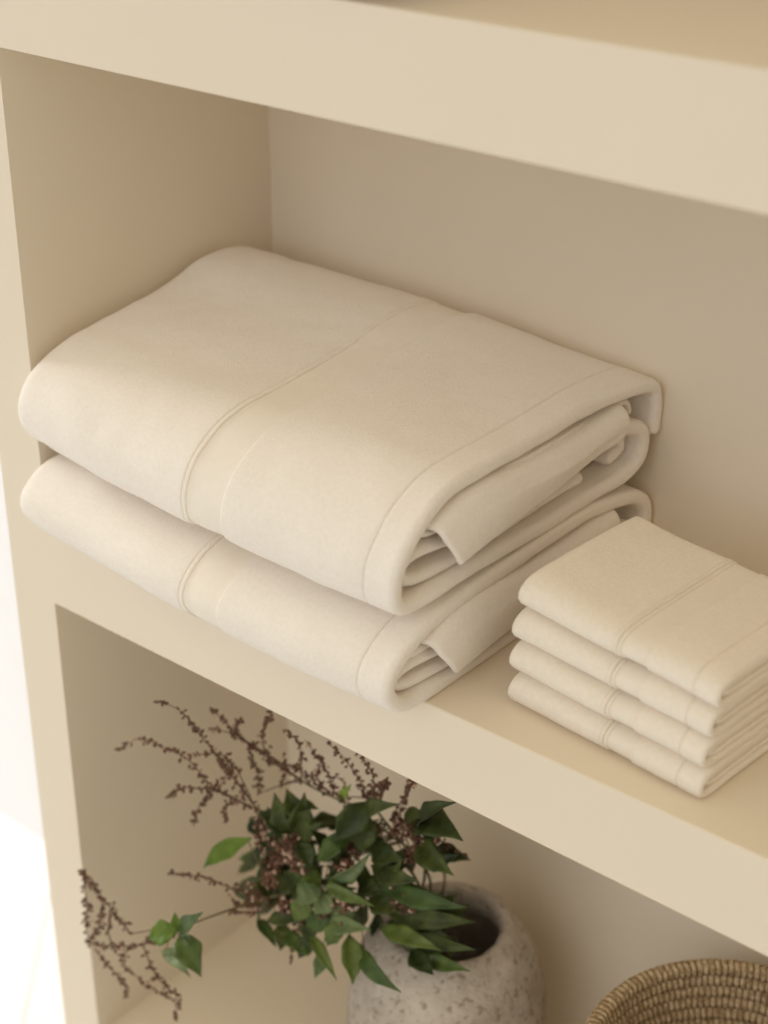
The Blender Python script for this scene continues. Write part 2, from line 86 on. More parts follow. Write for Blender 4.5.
def stone():
    m, N, L, b = new_mat('pitted_stone', .95, .15)
    tc = N.new('ShaderNodeTexCoord')
    n = N.new('ShaderNodeTexNoise'); n.inputs['Scale'].default_value = 14; n.inputs['Detail'].default_value = 8; n.inputs['Roughness'].default_value = .7
    v = N.new('ShaderNodeTexNoise'); v.inputs['Scale'].default_value = 105; v.inputs['Detail'].default_value = 4; v.inputs['Roughness'].default_value = .6
    L.new(tc.outputs['Object'], n.inputs['Vector']); L.new(tc.outputs['Object'], v.inputs['Vector'])
    r = N.new('ShaderNodeValToRGB')
    e = r.color_ramp.elements
    e[0].position = .30; e[0].color = (.34, .29, .24, 1)
    e[1].position = .62; e[1].color = (.58, .52, .455, 1)
    L.new(n.outputs['Fac'], r.inputs['Fac'])
    p = N.new('ShaderNodeValToRGB')
    p.color_ramp.elements[0].position = .36; p.color_ramp.elements[0].color = (.62, .57, .52, 1)
    p.color_ramp.elements[1].position = .44; p.color_ramp.elements[1].color = (1, 1, 1, 1)
    L.new(v.outputs['Fac'], p.inputs['Fac'])
    mx = N.new('ShaderNodeMix'); mx.data_type = 'RGBA'; mx.blend_type = 'MULTIPLY'; mx.inputs['Factor'].default_value = 1
    L.new(r.outputs['Color'], mx.inputs[6]); L.new(p.outputs['Color'], mx.inputs[7])
    L.new(mx.outputs[2], b.inputs['Base Color'])
    bp = N.new('ShaderNodeBump'); bp.inputs['Strength'].default_value = .8; bp.inputs['Distance'].default_value = .004
    L.new(v.outputs['Fac'], bp.inputs['Height']); L.new(bp.outputs['Normal'], b.inputs['Normal'])
    return m
M['stone'] = stone()

def grass():
    return mottled('seagrass', (.34, .235, .125), (.66, .53, .35), 170, .85, .2, .5, 300, .001, detail=3)
M['grass'] = grass()
M['grass_dark'] = mottled('seagrass_core', (.15, .09, .04), (.30, .20, .10), 90, .85, .2)

def planks():
    m, N, L, b = new_mat('white_painted_boards', .5, .3)
    tc = N.new('ShaderNodeTexCoord')
    mp = N.new('ShaderNodeMapping'); mp.inputs['Rotation'].default_value = (0, 0, math.radians(48))
    L.new(tc.outputs['Object'], mp.inputs['Vector'])
    br = N.new('ShaderNodeTexBrick')
    br.inputs['Color1'].default_value = (.84, .85, .87, 1); br.inputs['Color2'].default_value = (.87, .88, .90, 1)
    br.inputs['Mortar'].default_value = (.66, .66, .68, 1)
    br.inputs['Scale'].default_value = 1; br.inputs['Brick Width'].default_value = 2.4; br.inputs['Row Height'].default_value = .17
    br.inputs['Mortar Size'].default_value = .003
    L.new(mp.outputs['Vector'], br.inputs['Vector']); L.new(br.outputs['Color'], b.inputs['Base Color'])
    return m
M['floor'] = planks()

# ------------------------------------------------------------------ helpers
def mesh_obj(name, verts, faces, mats, parent=None, smooth=True, fm=None):
    me = bpy.data.meshes.new(name)
    me.from_pydata([tuple(v) for v in verts], [], faces)
    for m in (mats if isinstance(mats, (list, tuple)) else [mats]): me.materials.append(m)
    if fm:
        for p, i in zip(me.polygons, fm): p.material_index = i
    if smooth: me.polygons.foreach_set('use_smooth', [True] * len(me.polygons))
    me.update(); me.validate()
    import bmesh
    b = bmesh.new(); b.from_mesh(me); bmesh.ops.recalc_face_normals(b, faces=b.faces); b.to_mesh(me); b.free()
    o = bpy.data.objects.new(name, me); COL.objects.link(o)
    if parent: o.parent = parent
    return o

def thing(name, label, cat, loc=(0, 0, 0), rz=0, group=None):
    o = bpy.data.objects.new(name, None); COL.objects.link(o)
    o.location = loc; o.rotation_euler = (0, 0, rz); o.empty_display_size = .03
    o['label'] = label; o['category'] = cat
    if group: o['group'] = group
    return o

def box(name, lo, hi, mat, parent=None, bev=.002, ends=None):
    import bmesh
    b = bmesh.new(); bmesh.ops.create_cube(b, size=1)
    for v in b.verts:
        v.co = Vector([lo[i] + (v.co[i] + .5) * (hi[i] - lo[i]) for i in range(3)])
    ed = list(b.edges)
    if ends is False:    # only the long edges, so the ends meet their neighbours flush
        ed = [e for e in b.edges if abs(e.verts[0].co.x - e.verts[1].co.x) > 1e-5]
    if ends is True:     # only the free outer arris
        ed = [e for e in b.edges if abs(e.verts[0].co.z - e.verts[1].co.z) > 1e-5 and (e.verts[0].co.x < 0) == (lo[0] < 0) and (e.verts[0].co.x < 0 or e.verts[0].co.x > 1.52)]
    if bev: bmesh.ops.bevel(b, geom=ed, offset=bev, segments=3, affect='EDGES', profile=.5)
    me = bpy.data.meshes.new(name); b.to_mesh(me); b.free(); me.materials.append(mat)
    o = bpy.data.objects.new(name, me); COL.objects.link(o)
    if parent: o.parent = parent
    return o

def cr(pts, n):
    """Catmull-Rom through pts, resampled evenly to n points (any dimension)."""
    P = [Vector(p) for p in pts]
    P = [P[0] * 2 - P[1]] + P + [P[-1] * 2 - P[-2]]
    d = []
    for i in range(1, len(P) - 2):
        for k in range(12):
            t = k / 12
            a, b, c, e = P[i-1], P[i], P[i+1], P[i+2]
            d.append(.5 * ((2*b) + (c-a)*t + (2*a-5*b+4*c-e)*t*t + (3*b-a-3*c+e)*t*t*t))
    d.append(P[-2].copy())
    s = [0]
    for i in range(1, len(d)): s.append(s[-1] + (d[i]-d[i-1]).length)
    out = []; j = 0
    for i in range(n):
        q = s[-1] * i / (n - 1)
        while j < len(s) - 2 and s[j+1] < q: j += 1
        w = (q - s[j]) / max(1e-9, s[j+1] - s[j])
        out.append(d[j].lerp(d[j+1], min(1, w)))
    return out

def soft(p, amp, sc, seed=0.):
    return noise.noise(Vector((p[0]*sc + seed, p[1]*sc, p[2]*sc))) * amp

def stations(x0, x1, n, r0, r1):
    xs = set()
    for k in range(6):
        xs.add(round(x0 + r0 * (1 - math.cos(k / 5 * math.pi / 2)), 6)); xs.add(round(x1 - r1 * (1 - math.cos(k / 5 * math.pi / 2)), 6))
    for k in range(n + 1): xs.add(round(x0 + r0 + (x1 - r1 - x0 - r0) * k / n, 6))
    return sorted(xs)

def loft(name, path_fn, x0, x1, t, mat, parent, n=24, N=90, r0=None, r1=None, extra=(), skew=None, wob=.0, tfn=None, seed=0., flare=0.):
    """A cloth layer: centreline path (y,z) swept along x, thickness t, rounded on all its edges."""
    h = t / 2
    r0 = h if r0 is None else r0; r1 = h if r1 is None else r1
    xs = sorted(set(stations(x0, x1, n, r0, r1)) | set(e for e in extra if x0 < e < x1))
    V = []; F = []
    K = 4
    ring = None
    for x in xs:
        P = path_fn(x, N)
        hh = h
        if x < x0 + r0: q = 1 - (x - x0) / r0; hh = h - r0 + r0 * math.sqrt(max(0, 1 - q*q))
        if x > x1 - r1: q = 1 - (x1 - x) / r1; hh = min(hh, h - r1 + r1 * math.sqrt(max(0, 1 - q*q)))
        if tfn: hh += tfn(x)
        hh = max(hh, .0003)
        top = []; bot = []
        for i, p in enumerate(P):
            a = P[max(0, i-1)]; b = P[min(N-1, i+1)]
            d = (b - a); d.normalize(); nrm = Vector((-d.y, d.x))
            top.append(p + nrm * hh); bot.append(p - nrm * hh)
        def cap(c, d, nrm):
            return [c + (nrm * math.cos(math.pi * k / K) + d * math.sin(math.pi * k / K)) * hh for k in range(1, K)]
        d1 = (P[-1] - P[-2]).normalized(); d0 = (P[0] - P[1]).normalized()
        c1 = cap(P[-1], d1, Vector((-d1.y, d1.x)))
        c0 = cap(P[0], d0, Vector((-d0.y, d0.x)))
        loop = top + c1 + bot[::-1] + c0
        ring = len(loop)
        for p in loop:
            X = x + (skew(p.x, p.y) * min(1, max(0, (x - x1 + .1) / .1 if x1 < .49 else 1)) if skew else 0)
            if flare: X += flare * min(1, max(0, (p.x - .26) / .09)) * (x - x0) / (x1 - x0)
            q = (X, p.x, p.y)
            dy = soft(q, wob, 9, seed) + soft(q, wob * .4, 30, seed + 5); dz = soft(q, wob, 8, seed + 9) + soft(q, wob * .35, 34, seed + 13)
            V.append((X, p.x + dy, p.y + dz))
    for i in range(len(xs) - 1):
        for j in range(ring):
            a = i * ring + j; b = i * ring + (j + 1) % ring
            F.append((a, b, b + ring, a + ring))
    for base in (0, (len(xs) - 1) * ring):
        m1 = K - 1
        for j in range(N - 1):
            t0 = base + j; t1 = base + j + 1
            b0 = base + N + m1 + (N - 1 - j); b1 = base + N + m1 + (N - 2 - j)
            F.append((t0, t1, b1, b0))
        F.append(tuple(base + k for k in [N - 1] + list(range(N, N + m1)) + [N + m1]))
        F.append(tuple(base + k for k in [N + m1 + N - 1] + list(range(2 * N + m1, 2 * N + 2 * m1)) + [0]))
    return mesh_obj(name, V, F, mat, parent)

def grid_sheet(name, fn, nu, nv, t, mat, parent, wob=0.0, seed=0.):
    """A free sheet of cloth with thickness t and rounded borders, fn(u,v)->Vector."""
    h = t / 2
    us = [(.5 - .5 * math.cos(math.pi * i / nu)) for i in range(nu + 1)]; vs = [(.5 - .5 * math.cos(math.pi * i / nv)) for i in range(nv + 1)]
    lu = (fn(1, .5) - fn(0, .5)).length; lv = (fn(.5, 1) - fn(.5, 0)).length
    V = []; F = []
    for sgn in (1, -1):
        for u in us:
            for v in vs:
                p = fn(u, v); e = 1e-3
                du = fn(min(1, u+e), v) - fn(max(0, u-e), v); dv = fn(u, min(1, v+e)) - fn(u, max(0, v-e))
                nrm = du.cross(dv); nrm.normalize()
                d = min(u * lu, (1-u) * lu, v * lv, (1-v) * lv)
                hh = h * math.sqrt(max(0, 1 - max(0, 1 - d / h) ** 2)) if d < h else h
                w = soft(p, wob, 14, seed)
                V.append(p + nrm * (sgn * max(hh, .0001) + w))
    W = nv + 1; S = (nu + 1) * W
    for i in range(nu):
        for j in range(nv):
            a = i * W + j
            F.append((a, a+1, a+W+1, a+W)); F.append((S+a, S+a+W, S+a+W+1, S+a+1))
    def edge(idx):
        for a, b in zip(idx, idx[1:]): F.append((a, b, S+b, S+a))
    edge([j for j in range(W)]); edge([nu * W + j for j in range(W)])
    edge([i * W for i in range(nu + 1)]); edge([i * W + nv for i in range(nu + 1)])
    return mesh_obj(name, V, F, mat, parent)

def tube(V, F, pts, r0, r1, seg=6, fm=None, mi=0):
    """append a tapering tube along pts"""
    b0 = len(V); n = len(pts)
    up = Vector((.3, .2, .93))
    for i, p in enumerate(pts):
        d = (Vector(pts[min(n-1, i+1)]) - Vector(pts[max(0, i-1)])).normalized()
        a = d.cross(up)
        if a.length < .1: a = d.cross(Vector((1, 0, 0)))
        a.normalize(); b = d.cross(a)
        r = r0 + (r1 - r0) * i / (n - 1)
        for k in range(seg):
            an = 2 * math.pi * k / seg
            V.append(Vector(p) + a * math.cos(an) * r + b * math.sin(an) * r)
    for i in range(n - 1):
        for k in range(seg):
            q = b0 + i * seg + k; w = b0 + i * seg + (k + 1) % seg
            F.append((q, w, w + seg, q + seg))
            if fm is not None: fm.append(mi)
    F.append(tuple(b0 + k for k in range(seg))[::-1]); F.append(tuple(b0 + (n-1) * seg + k for k in range(seg)))
    if fm is not None: fm += [mi, mi]

_ico = None
def bead(V, F, c, ax, ra, rb, fm, mi):
    """append a small pointed bud: long radius ra along ax, cross radius rb"""
    ax = ax.normalized(); a = ax.cross(Vector((.31, .52, .79))); a.normalize(); b = ax.cross(a)
    b0 = len(V); S = 6
    V.append(c - ax * ra)
    for z, r in ((-.6, .8), (.1, 1.0), (.65, .6)):
        for k in range(S):
            an = 2 * math.pi * k / S
            V.append(c + ax * (z * ra) + (a * math.cos(an) + b * math.sin(an)) * rb * r)
    V.append(c + ax * ra)
    for k in range(S):
        k2 = (k + 1) % S
        F.append((b0, b0 + 1 + k2, b0 + 1 + k))
        for r in range(2):
            q = b0 + 1 + r * S
            F.append((q + k, q + k2, q + S + k2, q + S + k))
        q = b0 + 1 + 2 * S
        F.append((q + k, q + k2, b0 + 1 + 3 * S))
    fm += [mi] * (4 * S)

def lathe(name, prof, mat, parent=None, seg=96, jitter=0., js=20, closed=False):
    V = []; F = []
    n = len(prof)
    for i, (r, z) in enumerate(prof):
        for k in range(seg):
            an = 2 * math.pi * k / seg
            p = Vector((r * math.cos(an), r * math.sin(an), z))
            if jitter and r > .01:
                d = Vector((math.cos(an), math.sin(an), .2)); p += d * (noise.noise(p * js) * jitter + noise.noise(p * js * 4) * jitter * .35)
            V.append(p)
    for i in range(n - 1):
        for k in range(seg):
            a = i * seg + k; b = i * seg + (k + 1) % seg
            F.append((a, b, b + seg, a + seg))
    F.append(tuple(range(seg))); F.append(tuple((n-1) * seg + k for k in range(seg)))
    return mesh_obj(name, V, F, mat, parent)

# ------------------------------------------------------------------ room
ZF = -1.01           # room floor
o = box('floor', (-4, -4.5, ZF - .05), (4, .47, ZF), M['floor'], bev=0); o['kind'] = 'structure'
o = box('wall_back', (-4, .42, ZF), (4, .47, 2.2), M['white_wall'], bev=0); o['kind'] = 'structure'

# ------------------------------------------------------------------ shelving unit
D = .3645; XL = -.07; XR = 1.50; TOP = 1.20
T = .094
unit = thing('shelving_unit', 'large beige painted built-in shelving unit with thick shelves holding the towels', 'shelves', (0, 0, ZF))
def upart(name, lo, hi, bev=.0018):
    off = Vector((0, 0, ZF))
    return box(name, tuple(Vector(lo) - off), tuple(Vector(hi) - off), M['paint'], unit, bev, ends=(name == 'side_panel'))
upart('side_panel', (XL, 0, ZF), (0, .42, TOP))
upart('side_panel', (XR, 0, ZF), (XR + .07, .42, TOP))
upart('back_panel', (0, D, ZF), (XR, .42, TOP), 0)
upart('shelf', (0, 0, -T), (XR, D, 0))
upart('shelf', (0, 0, .5107), (XR, D, .6057))
upart('shelf', (0, 0, -.73 - T), (XR, D, -.73))
upart('plinth', (0, .02, ZF), (XR, D, -.73 - T))
upart('top_panel', (0, 0, TOP - T), (XR, D, TOP))

# ------------------------------------------------------------------ bath towels
LM = .9
def front_shift(x): return .020 * (1 - min(1, max(0, x / .30))) - .003 * math.sin(min(1, max(0, x / .5)) * math.pi)
def dome(x, x0, w=.020, mn=.60):
    u = min(1, max(0, (x - x0) / w))
    return mn + (1 - mn) * (1 - (1 - u) ** 2.3) ** (1 / 2.3)

def towel_path(ctrl, zc, x0, lift=0., ph=0.):
    def fn(x, N):
        s = dome(x, x0); out = []
        fs = front_shift(x)
        pts = []
        for (y, z) in ctrl:
            w = min(1, max(0, (.12 - y) / .16))
            y2 = y + fs * w - .034 * (1 - min(1, x / .5)) * min(1, max(0, (y - .18) / .12))
            hgt = max(0, (z - zc) / .06)
            z2 = z + (lift * (1 - x / .5) + lift * LM * (x / .5) * max(0, 1 - x / .5)) * min(1, hgt) * min(1, max(0, y + .04) / .31) ** 1.6
            z2 += .0022 * math.sin(x * 17 + ph + y * 6) * min(1, hgt)
            z2 += .011 * (1 - min(1, x / .4)) * min(1, max(0, (.02 - y) / .05))
            z2 = zc + (z2 - zc) * s
            yc = .15; y2 = yc + (y2 - yc) * (.90 + .10 * s if y2 < yc else .97 + .03 * s)
            pts.append((y2, z2))
        return cr(pts, N)
    return fn

UP = [(.3550, .150), (.3545, .183), (.339, .2025), (.27, .2075), (.17, .2060), (.08, .2050), (.032, .2025), (-.004, .188), (-.031, .164),
      (-.042, .138), (-.030, .113), (.04, .1095), (.15, .109), (.25, .109), (.305, .111), (.333, .121), (.338, .142), (.330, .157), (.30, .167), (.26, .171)]
LO = [(.3535, .026), (.3535, .062), (.330, .083), (.28, .089), (.2, .090), (.08, .089), (.02, .083), (-.022, .070), (-.049, .050),
      (-.051, .031), (-.030, .0125), (.02, .0085), (.1, .0085), (.22, .0085), (.305, .0085), (.328, .017), (.334, .034), (.322, .049), (.28, .056), (.2, .058)]
XH = .4895; XE = .5230; B0, B1 = .268, .319

def skew_end(y, z): return 0.0

def bath_towel(ctrl, zc, z0, zoff, label, lift, ph, layers, flap, seed):
    th = .0155
    root = thing('bath_towel', label, 'towel', (0, 0, zoff), 0, None)
    sk = lambda y, z: .008 * (y - .1) / .25
    P0 = towel_path([(y, z - zoff) for y, z in ctrl], zc - zoff, .006, lift, ph)
    wob = .0030
    kw = dict(N=150, skew=None, wob=wob, seed=seed)
    # terry body left of the woven band, the band, the terry right of it, the turned hem
    loft('terry_panel', P0, .006, B0, th, M['terry'], root, n=46, r0=.006, r1=.0022, extra=[.006 + .034 * k / 14 for k in range(15)], **kw)
    wb = loft('woven_band', P0, B0 + .0042, B1 + .0004, th - .0058, M['woven'], root, n=12, r0=.0010, r1=.0010, **kw)
    loft('band_piping', P0, B0 - .0006, B0 + .0052, th - .0016, M['woven'], wb, n=4, r0=.0018, r1=.0018, **kw)
    loft('terry_panel', P0, B1, XH, th, M['terry'], root, n=34, r0=.0036, r1=.0030, **kw)
    kw['skew'] = lambda y, z: 0.0
    loft('hem', P0, XH - .0002, XE, th + .0004, M['terry'], root, n=12, r0=.0030, r1=.0066, flare=.010, **kw)
    for k, (pts, t, xe) in enumerate(layers):
        pl = [(y, z - zoff) for y, z in pts]
        def fn(x, N, pl=pl):
            s = dome(x, .03, .05, .5)
            fs = front_shift(x)
            return cr([(y + fs * min(1, max(0, (.12 - y) / .16)) - .036 * (1 - min(1, x / .5)) * min(1, max(0, (y - .18) / .12)), (zc - zoff) + (z - (zc - zoff)) * s) for y, z in pl], N)
        loft('inner_fold', fn, .035, xe, t, M['terry'], root, n=24, N=70, r0=.004, wob=.0022, seed=seed + k * .7,
             skew=(lambda y, z, k=k: .003 * math.sin(y * 23 + k * 2)))
    # the loose end of the inner layer that droops over the open side
    zt, zbf, zbb, yf0, yf1, yb, xo = flap
    def ff(u, v):
        # u: along the profile (0 inside .. 1 lower hem), v: front .. back
        top = zt - zoff; zb = (zbf + (zbb - zbf) * v) - zoff
        yv0 = yf0 + (yf1 - yf0) * max(0, (u - .35) / .65)
        y = yv0 + (yb - yv0) * v
        tz = top - .012 * max(0, 1 - v * 5) ** 2 + (.003 * math.sin(v * 7))
        if u < .35:
            q = u / .35; return Vector((.40 + (xo - .012 - .40) * q, y, tz))
        q = (u - .35) / .65
        # rounded shoulder then a near vertical drop
        a = min(1, q / .3) * math.pi / 2
        x = xo - .012 + .012 * math.sin(a); z = tz - .012 * (1 - math.cos(a))
        if q > .3:
            w = (q - .3) / .7
            z += (zb - (tz - .012)) * w; x += .0035 * math.sin(w * 2.6 + v * 3)
        return Vector((x, y, z))
    grid_sheet('drooping_corner', ff, 40, 46, .0075, M['terry'], root, wob=.0018, seed=seed + 3)
    return root

up_layers = [
    ([(.25, .127), (.15, .126), (.05, .1255), (0, .1265), (-.022, .134), (-.022, .147), (-.002, .1525), (.06, .146), (.16, .146), (.29, .148), (.316, .146), (.318, .136), (.30, .130)], .0125, .514),
    ([(.29, .164), (.2, .164), (.1, .163), (.04, .1625), (.008, .167), (.0, .175), (.012, .185), (.05, .183), (.12, .180), (.2, .182), (.30, .184)], .009, .510),
    ([(.331, .172), (.328, .180), (.315, .186), (.25, .1875), (.15, .1895), (.08, .190), (.04, .188)], .006, .517),
]
lo_layers = [
    ([(.29, .0245), (.15, .0235), (.04, .0235), (-.01, .0245), (-.034, .031), (-.034, .039), (-.015, .0435), (.05, .0405), (.16, .0405), (.29, .0425)], .011, .516),
    ([(.30, .0575), (.2, .0545), (.1, .0535), (.03, .0535), (-.015, .056), (-.018, .063), (0, .0685), (.06, .0675), (.15, .0665), (.29, .069)], .0105, .512),
]
bath_towel(LO, .050, 0, 0.0, 'folded cream terry bath towel lying on the shelf beneath the other bath towel', .001, 1.3, lo_layers,
           (.0745, .023, .034, -.002, .028, .300, .5285), 4.2)
bath_towel(UP, .165, 0, .100, 'folded cream terry bath towel on top of the bath towel stack', .047, 0.2, up_layers,
           (.1870, .134, .160, .004, .030, .300, .5295), 0.4)

# ------------------------------------------------------------------ washcloths
WP = .0302
def cloth_path(droop, k=0):
    ctrl = [(.160, .0045), (.15, .0042), (.1, .0042), (.05, .0042), (.014, .0044), (.001, .0072), (-.0035, .0140), (.001, .0215), (.016, .0260), (.05, .0268), (.1, .0264), (.15, .0262), (.160, .0258)]
    def fn(x, N):
        s = dome(x, .010, .012, .62); e = max(0, (x - .165) / .055)
        pts = []
        for y, z in ctrl:
            z2 = .0085 + (z - .0085) * s
            z2 -= droop * e * e * (z / .026)
            if z > .018: z2 += .0012 * math.sin(x * 40 + y * 12)
            z2 = z2 * (1.07 - .09 * x / .22) + k * .0036 * (1 - x / .22)
            pts.append((y + .004 * (1 - s), z2))
        return cr(pts, N)
    return fn
def washcloth_parts(root, seed, droop, k, thick=.0078):
    P = cloth_path(droop, k)
    kw = dict(N=80, wob=.0016, seed=seed)
    b0, b1, h0, xe = .115, .148, .196, .2195
    loft('terry_panel', P, .010, b0, thick, M['terry2'], root, n=26, r0=.0036, r1=.0018, extra=[.010 + .014 * k / 12 for k in range(13)], **kw)
    wb = loft('woven_band', P, b0 + .0083, b1 + .0003, thick - .0030, M['woven2'], root, n=8, r0=.0008, r1=.0008, **kw)
    loft('band_piping', P, b0 - .0003, b0 + .0042, thick + .0008, M['woven2'], wb, n=3, r0=.0020, r1=.0020, **kw)
    loft('band_piping', P, b0 + .0044, b0 + .0086, thick + .0002, M['woven2'], wb, n=3, r0=.0020, r1=.0020, **kw)
    loft('terry_panel', P, b1, h0, thick, M['terry2'], root, n=12, r0=.0024, r1=.0024, **kw)
    loft('hem', P, h0 - .0002, xe, thick + .0002, M['terry2'], root, n=8, r0=.0024, r1=.0036, **kw)
    def mid(x, N):
        s = dome(x, .022, .03, .4)
        return cr([(y - .005 * (y < .05), (.0150 + (z - .0150) * s) * (1.07 - .09 * x / .22) + k * .0036 * (1 - x / .22)) for y, z in [(.156, .0118), (.1, .0115), (.03, .0115), (.014, .0128), (.011, .0152), (.014, .0178), (.03, .0190), (.1, .0190), (.156, .0188)]], N)
    loft('inner_fold', mid, .024, xe - .0015, .0056, M['terry2'], root, n=16, N=60, wob=.0014, seed=seed + 1)
wl = ['folded cream washcloth at the bottom of the small stack, resting on the shelf',
      'folded cream washcloth second from the bottom of the small stack',
      'folded cream washcloth second from the top of the small stack',
      'folded cream washcloth on top of the small stack, its whole upper face showing']
rz = math.radians(-4.6)
offs = [(.000, .000, 0), (.000, .001, -.3), (.002, .000, .5), (.006, .001, .2)]
for k in range(4):
    ax = Vector((math.cos(rz), math.sin(rz), 0)); ay = Vector((-math.sin(rz), math.cos(rz), 0))
    p = Vector((.788, .032, .0006 + WP * k)) - ax * .22 + ax * offs[k][0] + ay * offs[k][1]
    r = thing('washcloth', wl[k], 'washcloth', p, rz + math.radians(offs[k][2]), 'stacked washcloths beside the bath towels')
    washcloth_parts(r, 3.1 + k * 2.7, .002 + .001 * (k == 3), k)

# ------------------------------------------------------------------ stone vase
VX, VY, VZ = .402, .200, -.73
prof = [(.0, .0), (.055, .0), (.078, .004), (.092, .03), (.109, .075), (.1165, .12), (.1155, .165), (.109, .208), (.096, .240), (.083, .260), (.076, .270),
        (.070, .275), (.064, .273), (.061, .264), (.065, .243), (.085, .210), (.100, .165), (.102, .12), (.09, .06), (.055, .03), (.0, .028)]
pp = cr(prof, 90)
vz = lathe('stone_vase', [(max(.0005, p.x), p.y) for p in pp], M['stone'], None, 128, .0035, 22)
vz.location = (VX, VY, VZ)
vz['label'] = 'round pitted grey stone vase with a dark open mouth on the bottom shelf'; vz['category'] = 'vase'

# ------------------------------------------------------------------ cut branches
LABEL = {
 'low': ('cut branch reaching farthest left over the side panel, drooping brown sprays at its tip', 'flowering_branch'),
 'mid': ('cut branch with a single bright green leaf and a level brown spray pointing left', 'flowering_branch'),
 'upleft': ('cut branch with arching brown sprays against the left side wall and a dark leaf cluster', 'flowering_branch'),
 'upmid': ('cut branch whose long thin budded twigs rise up left towards the shelf edge', 'flowering_branch'),
 'centre': ('cut branch with upright budded twigs in the middle of the bunch and dark arching leaves', 'flowering_branch'),
 'right': ('cut branch at the right of the bunch with large dark leaves just under the shelf', 'flowering_branch'),
 'front': ('low leafy cut branch whose green leaves cover the vase mouth and hang over its rim', 'leafy_branch'),
}
mouth = Vector((VX, VY, VZ + .24)); bottom = Vector((VX, VY, VZ + .05))
rnd = random.Random(5)
def make_leaf(b, t, w, tone, parent, base):
    b = Vector(b); t = Vector(t); ax = t - b; Ln = ax.length; ax.normalize()
    n0 = Vector((.50, -.52, .62)) + Vector((rnd.uniform(-.45, .45), rnd.uniform(-.35, .35), rnd.uniform(-.25, .35)))
    nn = n0 - ax * n0.dot(ax); nn.normalize(); sd = ax.cross(nn)
    bend = rnd.uniform(.04, .13) * Ln; fold = rnd.uniform(.10, .28); sb = rnd.uniform(-.05, .05) * Ln
    nu, nv = 16, 6; V = []; F = []; ph0 = rnd.uniform(0, 6)
    for s in (1, -1):
        for i in range(nu + 1):
            u = i / nu
            wd = w * .56 * (math.sin(math.pi * u ** .86) ** 1.25) * (1 if u < .98 else .4) + .0004
            c = b + ax * (Ln * u) + nn * (bend * 4 * u * (1 - u)) + sd * (sb * 4 * u * (1 - u))
            for j in range(nv + 1):
                q = -1 + 2 * j / nv
                p = c + sd * (q * wd * (1 + .06 * math.sin(u * 17 + ph0 + q))) + nn * (abs(q) * wd * fold * 1.6 + .0006 * math.sin(u * 22 + q * 3)) + nn * (s * .00025)
                V.append(p - base)
    Wd = nv + 1; S = (nu + 1) * Wd
    for i in range(nu):
        for j in range(nv):
            a = i * Wd + j
            F.append((a, a+1, a+Wd+1, a+Wd)); F.append((S+a, S+a+Wd, S+a+Wd+1, S+a+1))
    bd = [j for j in range(Wd)] + [i * Wd + nv for i in range(1, nu + 1)] + [nu * Wd + j for j in range(nv - 1, -1, -1)] + [i * Wd for i in range(nu - 1, 0, -1)]
    for k in range(len(bd)):
        a = bd[k]; c2 = bd[(k + 1) % len(bd)]; F.append((a, c2, S + c2, S + a))
    return mesh_obj('leaf', V, F, M['leaf%d' % tone], parent)

def nearest(poly, p):
    return min(poly, key=lambda q: (q - p).length)

